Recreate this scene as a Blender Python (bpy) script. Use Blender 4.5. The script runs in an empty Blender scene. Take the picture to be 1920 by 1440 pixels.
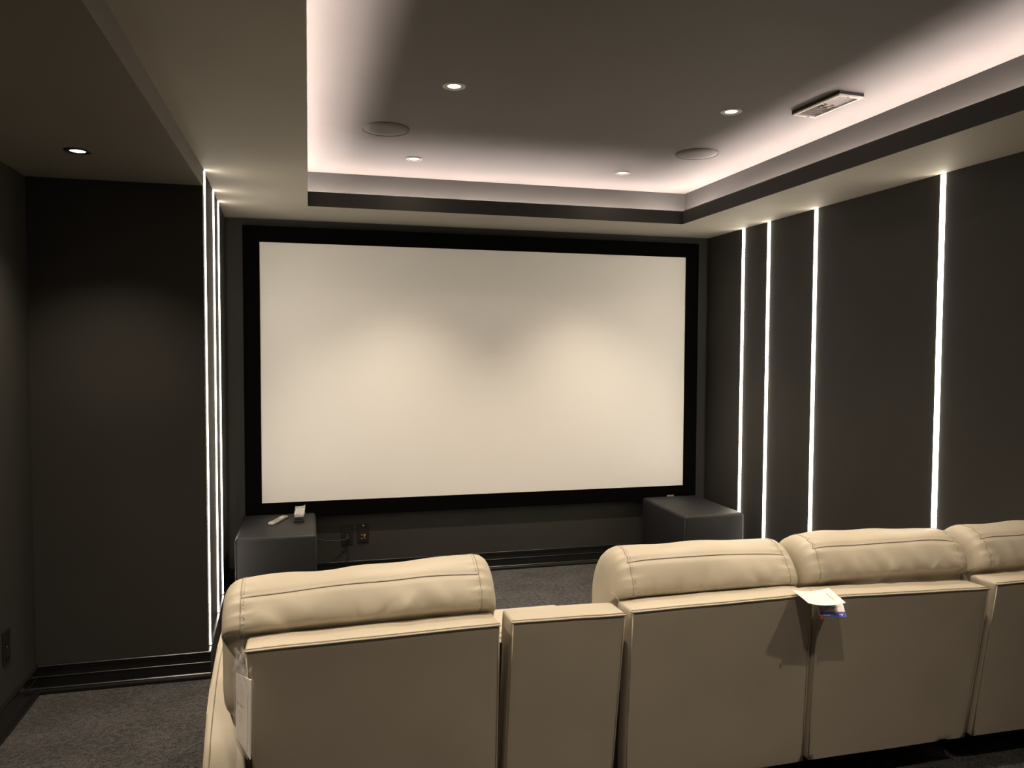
import bpy, bmesh, math, random
from mathutils import Vector, Matrix, noise

random.seed(7)
scene = bpy.context.scene
COL = scene.collection
PI = math.pi

# ------------------------------------------------------------------ camera
YAW, PITCH, ROLL, CZ, FPX = 0.2545, -0.0435, 0.0041, 1.5588, 1464.3
cam_d = bpy.data.cameras.new('camera')
cam_d.sensor_width = 36.0
cam_d.lens = FPX * 36.0 / 1920.0
cam_d.clip_start = 0.02
cam = bpy.data.objects.new('camera', cam_d)
COL.objects.link(cam)
cam.matrix_world = (Matrix.Translation((0, 0, CZ)) @ Matrix.Rotation(-YAW, 4, 'Z')
                    @ Matrix.Rotation(PI / 2 + PITCH, 4, 'X') @ Matrix.Rotation(ROLL, 4, 'Z'))
scene.camera = cam

# ------------------------------------------------------------------ world, exposure
world = bpy.data.worlds.new('world')
scene.world = world
world.use_nodes = True
world.node_tree.nodes['Background'].inputs[0].default_value = (0, 0, 0, 1)
world.node_tree.nodes['Background'].inputs[1].default_value = 0.0
vs = scene.view_settings
vs.view_transform = 'Standard'
vs.look = 'None'
vs.exposure = 0.0
vs.gamma = 1.0
vs.use_curve_mapping = False
scene.cycles.sample_clamp_direct = 14.0      # clean edges on the very bright light strips

# lamp strengths (used in the lamps' own builders below)
SPOT_W = 176.0
FLOOD = 0.03
SPOT_COL = (1.0, 0.82, 0.63)
COVE_STRENGTH = 150.0
COVE_COL = (1.0, 0.84, 0.78)
STRIP_STRENGTH = 23.0
STRIP_COL = (1.0, 0.88, 0.72)

# ------------------------------------------------------------------ room dimensions (metres)
Y_FRONT = 5.33
X_RIGHT = 2.9013
Z_SOF = 2.3985
Z_LOW = 2.311
Z_TOP = 2.650
Z_LIP = 2.4846
TX0, TX1, TY0, TY1 = 0.0, 2.412, -1.0, 4.784       # tray opening
UX0, UX1, UY0, UY1 = -0.145, 2.546, -1.16, 5.016   # cove outline
Y_BACK = -1.7
X_OUT = -1.198
Y_RET = 3.885
def xl(y):
    return -0.4708 - 0.0298 * (y - 3.9)

# ------------------------------------------------------------------ materials
def new_mat(name):
    m = bpy.data.materials.new(name)
    m.use_nodes = True
    return m, m.node_tree.nodes, m.node_tree.links, m.node_tree.nodes['Principled BSDF']

def surf(name, col, rough=0.6, var=0.0, vscale=8.0, bump=0.0, bscale=200.0, metal=0.0, spec=0.5, coat=0.0, detail=4.0, col2=None, sheen=0.0):
    m, n, l, b = new_mat(name)
    b.inputs['Roughness'].default_value = rough
    b.inputs['Metallic'].default_value = metal
    b.inputs['Specular IOR Level'].default_value = spec
    b.inputs['Coat Weight'].default_value = coat
    if sheen:
        b.inputs['Sheen Weight'].default_value = sheen
    tc = n.new('ShaderNodeTexCoord')
    nz = n.new('ShaderNodeTexNoise')
    nz.inputs['Scale'].default_value = vscale
    nz.inputs['Detail'].default_value = detail
    l.new(tc.outputs['Object'], nz.inputs['Vector'])
    rp = n.new('ShaderNodeValToRGB')
    c2 = col2 if col2 else tuple(c * (1 + var) for c in col)
    c1 = col if col2 else tuple(c * (1 - var) for c in col)
    rp.color_ramp.elements[0].position = 0.3
    rp.color_ramp.elements[1].position = 0.7
    rp.color_ramp.elements[0].color = (*c1, 1)
    rp.color_ramp.elements[1].color = (*c2, 1)
    l.new(nz.outputs['Fac'], rp.inputs['Fac'])
    l.new(rp.outputs['Color'], b.inputs['Base Color'])
    if bump > 0:
        nb = n.new('ShaderNodeTexNoise')
        nb.inputs['Scale'].default_value = bscale
        nb.inputs['Detail'].default_value = 3.0
        l.new(tc.outputs['Object'], nb.inputs['Vector'])
        bp = n.new('ShaderNodeBump')
        bp.inputs['Strength'].default_value = bump
        bp.inputs['Distance'].default_value = 0.002
        l.new(nb.outputs['Fac'], bp.inputs['Height'])
        l.new(bp.outputs['Normal'], b.inputs['Normal'])
    return m

def emit(name, col, strength):
    m, n, l, b = new_mat(name)
    b.inputs['Base Color'].default_value = (0.8, 0.8, 0.8, 1)
    b.inputs['Emission Color'].default_value = (*col, 1)
    b.inputs['Emission Strength'].default_value = strength
    return m

M = {}
M['wall'] = surf('charcoal_wall_paint', (0.033, 0.0315, 0.0285), 0.62, 0.06, 3.0, 0.12, 260.0, spec=0.3)
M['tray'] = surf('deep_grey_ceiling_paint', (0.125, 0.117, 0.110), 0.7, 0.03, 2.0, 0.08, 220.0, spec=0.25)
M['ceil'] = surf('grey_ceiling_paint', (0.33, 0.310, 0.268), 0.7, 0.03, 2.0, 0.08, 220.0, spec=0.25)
M['lowceil'] = surf('dark_grey_ceiling_paint', (0.20, 0.185, 0.165), 0.7, 0.03, 2.0, 0.08, 220.0, spec=0.25)
M['fascia'] = surf('black_brown_fascia_paint', (0.021, 0.0200, 0.0185), 0.65, 0.06, 3.0, spec=0.25)
M['trimblack'] = surf('satin_black_trim_paint', (0.010, 0.010, 0.0095), 0.28, 0.1, 20.0, spec=0.5)
M['screen'] = surf('matte_white_screen_fabric', (0.80, 0.79, 0.765), 0.9, 0.008, 1.2, spec=0.1)
M['velvet'] = surf('black_velvet', (0.0022, 0.0022, 0.0022), 0.95, 0.2, 60.0, spec=0.03)
M['leather'] = surf('beige_leather', (0.50, 0.455, 0.36), 0.46, 0.035, 5.0, 0.22, 420.0, spec=0.4)
M['leatherseam'] = surf('beige_leather_seam', (0.36, 0.32, 0.25), 0.5, 0.05, 60.0, spec=0.3)
M['thread'] = surf('cream_stitch_thread', (0.62, 0.57, 0.46), 0.7, 0.05, 90.0)
M['under'] = surf('black_dust_cloth_and_gap_shade', (0.012, 0.012, 0.012), 0.9, 0.1, 40.0)  # dust cloth of the underframes; also painted shade between the seat backs
M['vinyl'] = surf('black_vinyl_wrap', (0.012, 0.0115, 0.0125), 0.55, 0.08, 30.0, 0.15, 300.0, spec=0.35)
M['plastic'] = surf('black_plastic', (0.012, 0.012, 0.012), 0.35, 0.1, 30.0)
M['rubber'] = surf('black_cable_rubber', (0.014, 0.014, 0.014), 0.4, 0.1, 30.0)
M['silver'] = surf('silver_plastic', (0.30, 0.29, 0.265), 0.4, 0.05, 30.0)
M['greykey'] = surf('dark_grey_key', (0.06, 0.06, 0.06), 0.5, 0.05, 30.0)
M['paper'] = surf('white_paper', (0.80, 0.76, 0.72), 0.75, 0.02, 30.0)
M['blueink'] = surf('blue_print', (0.055, 0.085, 0.42), 0.5, 0.04, 30.0)
M['redink'] = surf('faded_red_print', (0.62, 0.33, 0.29), 0.7, 0.05, 60.0)
M['violetink'] = surf('dark_violet_print', (0.09, 0.05, 0.16), 0.7, 0.05, 60.0)
M['greyink'] = surf('grey_print', (0.42, 0.40, 0.40), 0.7, 0.05, 60.0)
M['orange'] = surf('orange_fastener', (0.60, 0.10, 0.03), 0.45, 0.05, 60.0)
M['lighttrim'] = surf('cream_lamp_trim', (0.42, 0.39, 0.345), 0.5, 0.03, 30.0)
M['darktrim'] = surf('dark_lamp_trim', (0.03, 0.028, 0.026), 0.5, 0.03, 30.0)
M['baffle'] = surf('brushed_reflector', (0.55, 0.52, 0.46), 0.35, 0.03, 30.0, metal=0.6)
M['ventwhite'] = surf('cream_enamelled_metal', (0.66, 0.62, 0.56), 0.4, 0.02, 30.0)
M['ventslat'] = surf('grey_metal_slat', (0.30, 0.275, 0.25), 0.45, 0.04, 30.0)
M['ventdark'] = surf('dark_duct_and_shadow_gap', (0.006, 0.006, 0.006), 0.8, 0.1, 30.0)  # duct and outlet slots; also painted shade between vent frame and ceiling
M['grille'] = surf('speaker_grille_cloth', (0.110, 0.103, 0.097), 0.75, 0.05, 160.0, 0.35, 900.0)
M['alu'] = surf('aluminium_channel', (0.35, 0.35, 0.34), 0.4, 0.03, 30.0, metal=0.8)
M['brass'] = surf('brass_terminal', (0.55, 0.42, 0.18), 0.3, 0.03, 30.0, metal=0.9)
M['lens'] = emit('downlight_lens_glow', (1.0, 0.90, 0.74), 9.0)
M['strip'] = emit('led_diffuser_glow', STRIP_COL, STRIP_STRENGTH)
M['cove'] = emit('cove_led_glow', COVE_COL, COVE_STRENGTH)

def clear_plastic():
    m, n, l, b = new_mat('clear_plastic_film')
    b.inputs['Base Color'].default_value = (0.9, 0.9, 0.9, 1)
    b.inputs['Roughness'].default_value = 0.12
    b.inputs['Alpha'].default_value = 0.24
    tc = n.new('ShaderNodeTexCoord')
    nz = n.new('ShaderNodeTexNoise')
    nz.inputs['Scale'].default_value = 18.0
    l.new(tc.outputs['Object'], nz.inputs['Vector'])
    bp = n.new('ShaderNodeBump')
    bp.inputs['Strength'].default_value = 0.2
    bp.inputs['Distance'].default_value = 0.003
    l.new(nz.outputs['Fac'], bp.inputs['Height'])
    l.new(bp.outputs['Normal'], b.inputs['Normal'])
    return m
M['film'] = clear_plastic()

def carpet_mat():
    m, n, l, b = new_mat('charcoal_carpet_pile')
    b.inputs['Roughness'].default_value = 1.0
    b.inputs['Specular IOR Level'].default_value = 0.05
    b.inputs['Sheen Weight'].default_value = 0.15
    tc = n.new('ShaderNodeTexCoord')
    fine = n.new('ShaderNodeTexNoise'); fine.inputs['Scale'].default_value = 150.0; fine.inputs['Detail'].default_value = 4.0
    mid = n.new('ShaderNodeTexNoise'); mid.inputs['Scale'].default_value = 42.0; mid.inputs['Detail'].default_value = 5.0; mid.inputs['Roughness'].default_value = 0.7
    big = n.new('ShaderNodeTexNoise'); big.inputs['Scale'].default_value = 5.0; big.inputs['Detail'].default_value = 3.0
    for q in (fine, mid, big):
        l.new(tc.outputs['Object'], q.inputs['Vector'])
    a1 = n.new('ShaderNodeMath'); a1.operation = 'ADD'
    a2 = n.new('ShaderNodeMath'); a2.operation = 'MULTIPLY_ADD'
    l.new(fine.outputs['Fac'], a1.inputs[0]); l.new(mid.outputs['Fac'], a1.inputs[1])
    l.new(big.outputs['Fac'], a2.inputs[0]); a2.inputs[1].default_value = 0.35
    l.new(a1.outputs[0], a2.inputs[2])
    mr = n.new('ShaderNodeMapRange')
    mr.inputs['From Min'].default_value = 1.03; mr.inputs['From Max'].default_value = 1.36
    l.new(a2.outputs[0], mr.inputs['Value'])
    rp = n.new('ShaderNodeValToRGB')
    rp.color_ramp.elements[0].position = 0.0; rp.color_ramp.elements[0].color = (0.004, 0.0039, 0.004, 1)
    rp.color_ramp.elements[1].position = 1.0; rp.color_ramp.elements[1].color = (0.090, 0.0875, 0.086, 1)
    l.new(mr.outputs['Result'], rp.inputs['Fac'])
    l.new(rp.outputs['Color'], b.inputs['Base Color'])
    bp = n.new('ShaderNodeBump'); bp.inputs['Strength'].default_value = 1.0; bp.inputs['Distance'].default_value = 0.018
    l.new(a1.outputs[0], bp.inputs['Height'])
    l.new(bp.outputs['Normal'], b.inputs['Normal'])
    return m
M['carpet'] = carpet_mat()

# ------------------------------------------------------------------ helpers
def obj(name, bm, mat, parent=None, smooth=False, weld=False):
    me = bpy.data.meshes.new(name)
    if weld:
        bmesh.ops.remove_doubles(bm, verts=bm.verts, dist=1e-6)
    bmesh.ops.recalc_face_normals(bm, faces=bm.faces)
    bm.to_mesh(me)
    bm.free()
    if smooth:
        for p in me.polygons:
            p.use_smooth = True
    me.materials.append(M[mat] if isinstance(mat, str) else mat)
    o = bpy.data.objects.new(name, me)
    COL.objects.link(o)
    if parent is not None:
        o.parent = parent
    return o

def smooth_by_angle(o, ang=0.6):
    me = o.data
    for p in me.polygons:
        p.use_smooth = True
    bm = bmesh.new(); bm.from_mesh(me)
    for e in bm.edges:
        if len(e.link_faces) == 2 and e.calc_face_angle(0) > ang:
            e.smooth = False
    bm.to_mesh(me); bm.free()

def tag(o, label=None, cat=None, group=None, kind=None):
    if label: o['label'] = label
    if cat: o['category'] = cat
    if group: o['group'] = group
    if kind: o['kind'] = kind
    return o

def thing(name, label, cat, loc=(0, 0, 0), group=None):
    o = bpy.data.objects.new(name, None)
    o.empty_display_size = 0.05
    COL.objects.link(o)
    o.location = loc
    return tag(o, label, cat, group)

def struct(name, bm, mat, label=None, parent=None):
    o = obj(name, bm, mat, parent)
    if parent is None:
        o['kind'] = 'structure'
        if label: o['label'] = label
    return o

def bx(bm, x0, x1, y0, y1, z0, z1, bevel=0.0, seg=2):
    r = bmesh.ops.create_cube(bm, size=1.0)
    vs_ = r['verts']
    for v in vs_:
        v.co = Vector((x0 + (v.co.x + .5) * (x1 - x0), y0 + (v.co.y + .5) * (y1 - y0), z0 + (v.co.z + .5) * (z1 - z0)))
    if bevel > 0:
        es = set()
        for v in vs_:
            es.update(v.link_edges)
        bmesh.ops.bevel(bm, geom=list(es), offset=bevel, segments=seg, profile=0.5, affect='EDGES')
    return bm

def box(*a, **k):
    return bx(bmesh.new(), *a, **k)

def hexa(bm, c, bevel=0.0, seg=2):
    """eight corners: bottom 4 (ccw), top 4 (ccw)"""
    v = [bm.verts.new(p) for p in c]
    F = [(0, 3, 2, 1), (4, 5, 6, 7), (0, 1, 5, 4), (1, 2, 6, 5), (2, 3, 7, 6), (3, 0, 4, 7)]
    fs = [bm.faces.new([v[i] for i in f]) for f in F]
    if bevel > 0:
        es = set()
        for f in fs: es.update(f.edges)
        bmesh.ops.bevel(bm, geom=list(es), offset=bevel, segments=seg, profile=0.5, affect='EDGES')
    return bm

def prism(bm, pts, axis, a0, a1, bevel=0.0, seg=2):
    """extrude a polygon of 2D points along an axis ('x': pts are y,z ; 'z': x,y ; 'y': x,z)"""
    def P(p, a):
        return {'x': (a, p[0], p[1]), 'y': (p[0], a, p[1]), 'z': (p[0], p[1], a)}[axis]
    A = [bm.verts.new(P(p, a0)) for p in pts]
    B = [bm.verts.new(P(p, a1)) for p in pts]
    n = len(pts)
    f0 = bm.faces.new(A); f1 = bm.faces.new(B[::-1])
    for i in range(n):
        bm.faces.new([A[i], B[i], B[(i + 1) % n], A[(i + 1) % n]])
    if bevel > 0:
        es = list(f0.edges) + list(f1.edges)
        bmesh.ops.bevel(bm, geom=es, offset=bevel, segments=seg, profile=0.5, affect='EDGES')
    return bm

def lathe(bm, prof, seg=32, center=(0, 0, 0), caps=True):
    """prof: (r,z) list revolved about z"""
    rings = []
    for r, z in prof:
        if r < 1e-6:
            rings.append([bm.verts.new((center[0], center[1], center[2] + z))])
        else:
            rings.append([bm.verts.new((center[0] + r * math.cos(2 * PI * i / seg), center[1] + r * math.sin(2 * PI * i / seg), center[2] + z)) for i in range(seg)])
    for a, b in zip(rings, rings[1:]):
        for i in range(seg):
            j = (i + 1) % seg
            if len(a) == 1 and len(b) == 1: continue
            if len(a) == 1: bm.faces.new([a[0], b[i], b[j]])
            elif len(b) == 1: bm.faces.new([a[i], b[0], a[j]])
            else: bm.faces.new([a[i], b[i], b[j], a[j]])
    return bm

def catmull(pts, n, closed=False):
    out = []
    m = len(pts)
    rng = range(m) if closed else range(m - 1)
    g = (lambda i: Vector(pts[i % m])) if closed else (lambda i: Vector(pts[max(0, min(m - 1, i))]))
    for i in rng:
        p0, p1, p2, p3 = g(i - 1), g(i), g(i + 1), g(i + 2)
        for k in range(n):
            t = k / n
            out.append(0.5 * ((2 * p1) + (-p0 + p2) * t + (2 * p0 - 5 * p1 + 4 * p2 - p3) * t * t + (-p0 + 3 * p1 - 3 * p2 + p3) * t ** 3))
    if not closed: out.append(Vector(pts[-1]))
    return out

def tube(bm, pts, r, seg=8, closed=False):
    pts = [Vector(p) for p in pts]
    n = len(pts)
    rings = []
    up = None
    for i, p in enumerate(pts):
        if closed: t = pts[(i + 1) % n] - pts[i - 1]
        else: t = pts[min(i + 1, n - 1)] - pts[max(i - 1, 0)]
        t.normalize()
        if up is None:
            up = Vector((0, 0, 1)) if abs(t.z) < 0.9 else Vector((1, 0, 0))
        s = t.cross(up).normalized()
        up = s.cross(t).normalized()
        rings.append([bm.verts.new(p + r * (math.cos(2 * PI * k / seg) * s + math.sin(2 * PI * k / seg) * up)) for k in range(seg)])
    for i in range(n if closed else n - 1):
        a, b = rings[i], rings[(i + 1) % n]
        for k in range(seg):
            bm.faces.new([a[k], a[(k + 1) % seg], b[(k + 1) % seg], b[k]])
    if not closed:
        bm.faces.new(rings[0][::-1]); bm.faces.new(rings[-1])
    return bm

# ------------------------------------------------------------------ the room shell
struct('floor', box(X_OUT - 0.1, X_RIGHT + 0.1, Y_BACK - 0.1, Y_FRONT + 0.1, -0.1, 0.0), 'carpet', 'charcoal carpet floor')
struct('wall_front', box(-0.75, X_RIGHT + 0.12, Y_FRONT, Y_FRONT + 0.1, 0, 2.75), 'wall', 'charcoal wall behind the projector screen')
struct('wall_back', box(X_OUT - 0.1, X_RIGHT + 0.12, Y_BACK - 0.1, Y_BACK, 0, 2.75), 'wall', 'charcoal wall behind the camera')
struct('wall_left_outer', box(X_OUT - 0.1, X_OUT, Y_BACK, Y_RET + 0.02, 0, 2.75), 'wall', 'charcoal side wall of the left aisle')
struct('wall_left_return', box(X_OUT - 0.1, -0.4712, Y_RET, Y_RET + 0.08, 0, 2.75), 'wall', 'charcoal wall facing the seats at the end of the left aisle')

STRIP_R = [3.0908, 4.0431, 4.5306, 4.8374]
STRIP_L = [3.9616, 4.4494, 4.7739]
GAP = 0.016
Z_BASE = 0.131

# right wall: backing with panels between the light strips
wr = struct('wall_right', box(X_RIGHT + 0.02, X_RIGHT + 0.12, Y_BACK, Y_FRONT, 0, 2.75), 'wall', 'charcoal panelled wall with vertical light strips')
edges = [Y_BACK] + [v for s in STRIP_R for v in (s - GAP, s + GAP)] + [Y_FRONT]
for i in range(0, len(edges), 2):
    struct('wall_panel', box(X_RIGHT, X_RIGHT + 0.0205, edges[i], edges[i + 1], 0.0, Z_SOF + 0.01, bevel=0.0012, seg=1), 'wall', parent=wr)
# left wall, a little out of square
bmw = bmesh.new()
prism(bmw, [(xl(Y_RET) - 0.02, Y_RET + 0.012), (xl(Y_FRONT) - 0.02, Y_FRONT), (xl(Y_FRONT) - 0.14, Y_FRONT), (xl(Y_RET) - 0.14, Y_RET + 0.012)], 'z', 0, 2.75)
wl = struct('wall_left', bmw, 'wall', 'charcoal panelled side wall with three light strips')
edges = [Y_RET + 0.001] + [v for s in STRIP_L for v in (s - GAP, s + GAP)] + [Y_FRONT]
for i in range(0, len(edges), 2):
    a, b = edges[i], edges[i + 1]
    bmw = prism(bmesh.new(), [(xl(a), a), (xl(b), b), (xl(b) - 0.0205, b), (xl(a) - 0.0205, a)], 'z', 0.0, Z_SOF + 0.01)
    struct('wall_panel', bmw, 'wall', parent=wl)

# ceiling: tray, soffit, fascia boards, cove walls
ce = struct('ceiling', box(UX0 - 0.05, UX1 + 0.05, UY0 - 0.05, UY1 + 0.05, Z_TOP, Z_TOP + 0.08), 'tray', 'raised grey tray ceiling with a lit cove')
LEDGE = 0.034
bms = bmesh.new()
XS0 = -0.4708
prism(bms, [(XS0, Y_BACK), (TX0, Y_BACK), (TX0, Y_FRONT), (xl(Y_FRONT) - 0.02, Y_FRONT), (XS0 - 0.002, Y_RET + 0.02)], 'z', Z_SOF, Z_SOF + LEDGE)
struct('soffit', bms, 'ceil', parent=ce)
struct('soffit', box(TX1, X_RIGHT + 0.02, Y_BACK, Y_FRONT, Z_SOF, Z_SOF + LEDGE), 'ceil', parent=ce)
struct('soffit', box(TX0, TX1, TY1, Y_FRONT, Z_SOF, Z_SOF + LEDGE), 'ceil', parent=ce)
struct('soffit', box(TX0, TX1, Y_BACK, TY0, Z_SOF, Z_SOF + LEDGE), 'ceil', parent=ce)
FT = 0.018
e = 0.0005
struct('fascia', box(TX0 - FT, TX0 + e, TY0 - FT, TY1 + FT, Z_SOF + 0.0006, Z_LIP), 'fascia', parent=ce)
struct('fascia', box(TX1 - e, TX1 + FT, TY0 - FT, TY1 + FT, Z_SOF + 0.0006, Z_LIP), 'fascia', parent=ce)
struct('fascia', box(TX0, TX1, TY1 - e, TY1 + FT, Z_SOF + 0.0006, Z_LIP), 'fascia', parent=ce)
struct('fascia', box(TX0, TX1, TY0 - FT, TY0 + e, Z_SOF + 0.0006, Z_LIP), 'fascia', parent=ce)
struct('cove_wall', box(UX0 - 0.04, UX0, UY0, UY1, Z_SOF + 0.04, Z_TOP), 'wall', parent=ce)
struct('cove_wall', box(UX1, UX1 + 0.04, UY0, UY1, Z_SOF + 0.04, Z_TOP), 'wall', parent=ce)
struct('cove_wall', box(UX0 - 0.04, UX1 + 0.04, UY1, UY1 + 0.04, Z_SOF + 0.04, Z_TOP), 'wall', parent=ce)
struct('cove_wall', box(UX0 - 0.04, UX1 + 0.04, UY0 - 0.04, UY0, Z_SOF + 0.04, Z_TOP), 'wall', parent=ce)

lc = struct('ceiling', box(X_OUT - 0.05, XS0 - 0.012, Y_BACK, Y_RET + 0.03, Z_LOW, Z_LOW + 0.1), 'lowceil', 'lower dark ceiling over the left aisle')
struct('header_face', box(XS0 - 0.0125, XS0, Y_BACK, Y_RET + 0.004, Z_LOW, Z_SOF + 0.03), 'lowceil', parent=lc)

# baseboards with a moulded profile (depth, height)
PROF = [(0.0, 0.0), (0.019, 0.0), (0.019, 0.014), (0.016, 0.020), (0.0135, 0.021), (0.0135, 0.026), (0.010, 0.029), (0.008, 0.030),
        (0.008, 0.072), (0.0105, 0.075), (0.0105, 0.079), (0.008, 0.081), (0.008, 0.112), (0.0125, 0.115), (0.0125, 0.120),
        (0.0095, 0.1215), (0.0095, 0.1235), (0.014, 0.125), (0.014, 0.1285), (0.011, 0.131), (0.0, 0.131)]
def baseboard(name, p0, p1, nrm, label):
    bm = bmesh.new()
    p0, p1, nrm = Vector(p0), Vector(p1), Vector(nrm)
    A = [bm.verts.new((p0.x + nrm.x * d, p0.y + nrm.y * d, z)) for d, z in PROF]
    B = [bm.verts.new((p1.x + nrm.x * d, p1.y + nrm.y * d, z)) for d, z in PROF]
    n = len(PROF)
    for i in range(n):
        bm.faces.new([A[i], B[i], B[(i + 1) % n], A[(i + 1) % n]])
    bm.faces.new(A); bm.faces.new(B[::-1])
    struct(name, bm, 'trimblack', label)
baseboard('baseboard_front', (xl(Y_FRONT), Y_FRONT, 0), (X_RIGHT, Y_FRONT, 0), (0, -1, 0), 'glossy black moulded baseboard under the screen')
baseboard('baseboard_right', (X_RIGHT, Y_FRONT, 0), (X_RIGHT, Y_BACK, 0), (-1, 0, 0), 'black moulded baseboard along the right wall')
baseboard('baseboard_left', (xl(Y_RET), Y_RET - 0.004, 0), (xl(Y_FRONT), Y_FRONT, 0), (1, 0, 0), 'black moulded baseboard below the left light strips')
baseboard('baseboard_left_return', (X_OUT, Y_RET, 0), (xl(Y_RET) + 0.012, Y_RET, 0), (0, -1, 0), 'glossy black moulded baseboard at the end of the aisle')
baseboard('baseboard_left_outer', (X_OUT, Y_BACK, 0), (X_OUT, Y_RET, 0), (1, 0, 0), 'black moulded baseboard along the aisle wall')

# ------------------------------------------------------------------ light strips in the walls
def wall_strip(x, y, side, ang, label):
    """channel + domed diffuser running from baseboard to soffit; side=+1 emits towards +x"""
    t = thing('led_light_strip', label, 'light strip', (x, y, Z_BASE + 0.002), 'vertical wall light strips')
    t.rotation_euler = (0, 0, ang)
    H = Z_SOF - Z_BASE - 0.006
    s = side
    h = 0.0150
    obj('channel', bx(bmesh.new(), min(-0.019 * s, -0.010 * s), max(-0.019 * s, -0.010 * s), -h, h, 0, H), 'alu', t)
    w = 0.0150
    dome = [(-0.0098 * s, -w), (0.0 * s, -w)]
    for k in range(1, 8):
        a = PI * k / 8
        dome.append((0.006 * s * math.sin(a), -w * math.cos(a)))
    dome += [(0.0 * s, w), (-0.0098 * s, w)]
    d = obj('diffuser', prism(bmesh.new(), dome, 'z', 0.002, H - 0.002), 'strip', t)
    c = bx(bmesh.new(), -0.012 * s if s > 0 else -0.008, 0.008 if s > 0 else 0.012, -h, h, -0.001, 0.0015)
    obj('end_cap', c, 'ventwhite', t)
    return t
for y, lab in zip(STRIP_R, ['right wall light strip nearest the seats, widest-looking of the four',
                            'right wall light strip third from the screen corner',
                            'right wall light strip second from the screen corner',
                            'right wall light strip nearest the screen corner, above the right black box']):
    wall_strip(X_RIGHT, y, -1, 0, lab)
for y, lab in zip(STRIP_L, ['left wall light strip at the outer corner beside the aisle',
                            'middle one of the three left wall light strips',
                            'left wall light strip nearest the projector screen']):
    wall_strip(xl(y), y, 1, math.atan(0.0298), lab)

# cove strips: round light tube on clips just behind and below the fascia lip
ZCT = Z_LIP - 0.034
def cove(p0, p1, label):
    p0, p1 = Vector(p0), Vector(p1)
    c = (p0 + p1) / 2
    t = thing('cove_light_tube', label, 'light tube', (c.x, c.y, Z_SOF + LEDGE), 'light tubes hidden in the ceiling cove')
    dz = ZCT - (Z_SOF + LEDGE)
    obj('emitter', tube(bmesh.new(), [p0 - c + Vector((0, 0, dz)), p1 - c + Vector((0, 0, dz))], 0.009, 12), 'cove', t, smooth=True)
    n = 8
    for i in range(n + 1):
        q = p0 + (p1 - p0) * (0.02 + 0.96 * i / n) - c
        obj('clip', box(q.x - 0.004, q.x + 0.004, q.y - 0.004, q.y + 0.004, 0, dz - 0.008), 'plastic', t)
k = 0.045
cove((UX0 + k, UY1 - 0.075, 0), (UX1 - k, UY1 - 0.075, 0), 'light tube glowing in the ceiling cove above the screen')
cove((UX1 - k, UY0 + k, 0), (UX1 - k, UY1 - 0.11, 0), 'light tube glowing in the ceiling cove along the right wall')
cove((UX0 + 0.072, UY0 + k, 0), (UX0 + 0.072, UY1 - 0.11, 0), 'light tube glowing in the ceiling cove on the left side')
cove((UX0 + k + 0.02, UY0 + k, 0), (UX1 - k - 0.02, UY0 + k, 0), 'light tube in the ceiling cove behind the seats')

# ------------------------------------------------------------------ recessed downlights
def downlight(x, y, z, label, trim='lighttrim', power=SPOT_W, beam=46, spill=FLOOD):
    t = thing('downlight', label, 'downlight', (x, y, z), 'recessed ceiling downlights')
    bm = lathe(bmesh.new(), [(0.029, 0.0), (0.031, -0.003), (0.044, -0.005), (0.048, -0.003), (0.0485, 0.0)], 40)
    obj('trim_ring', bm, trim, t, smooth=True)
    bm = lathe(bmesh.new(), [(0.0295, -0.001), (0.0285, -0.0035), (0.0275, -0.001)], 32)
    obj('reflector', bm, 'baffle', t, smooth=True)
    bm = lathe(bmesh.new(), [(0.0, -0.0045), (0.014, -0.004), (0.0272, -0.001), (0.0272, -0.0003), (0.0, -0.0003)], 32)
    obj('lens', bm, 'lens', t, smooth=True)
    def lamp(kind):
        ld = bpy.data.lights.new('lamp', kind)
        ld.color = SPOT_COL
        lo = bpy.data.objects.new('lamp', ld)
        COL.objects.link(lo)
        lo.parent = t
        lo.location = (0, 0, -0.009)
        return ld
    ld = lamp('SPOT')                       # the focused beam
    ld.energy = power
    ld.spot_size = math.radians(2 * beam)
    ld.spot_blend = 1.0
    ld.shadow_soft_size = 0.025
    ld = lamp('AREA')                       # wide spill of the frosted lens
    ld.shape = 'DISK'
    ld.size = 0.054
    ld.energy = power * spill * 0.25
    return t
downlight(0.59, 3.24, Z_TOP, 'left downlight of the nearer pair in the tray ceiling', power=SPOT_W * 0.75)
downlight(1.872, 3.245, Z_TOP, 'downlight in the tray ceiling just left of the air vent', power=SPOT_W * 0.75)
downlight(0.59, 4.515, Z_TOP, 'left downlight of the pair close to the front cove')
downlight(1.872, 4.525, Z_TOP, 'right downlight of the pair close to the front cove')
downlight(0.59, 1.96, Z_TOP, 'left downlight above the seat row', power=SPOT_W * 0.5)
downlight(1.872, 1.96, Z_TOP, 'right downlight above the seat row', power=SPOT_W * 0.7)
downlight(0.59, 0.68, Z_TOP, 'left downlight at the back of the tray ceiling', power=SPOT_W * 0.7, beam=55, spill=0.15)
downlight(1.872, 0.68, Z_TOP, 'right downlight at the back of the tray ceiling', power=SPOT_W * 0.5, beam=55, spill=0.15)
downlight(-0.847, 3.333, Z_LOW, 'lone downlight in the low dark ceiling of the left aisle', 'darktrim', SPOT_W * 0.42, 54, 0.0)
downlight(-0.847, 2.05, Z_LOW, 'downlight in the low aisle ceiling beside the camera', 'darktrim', SPOT_W * 0.8, 60, 0.03)

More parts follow.
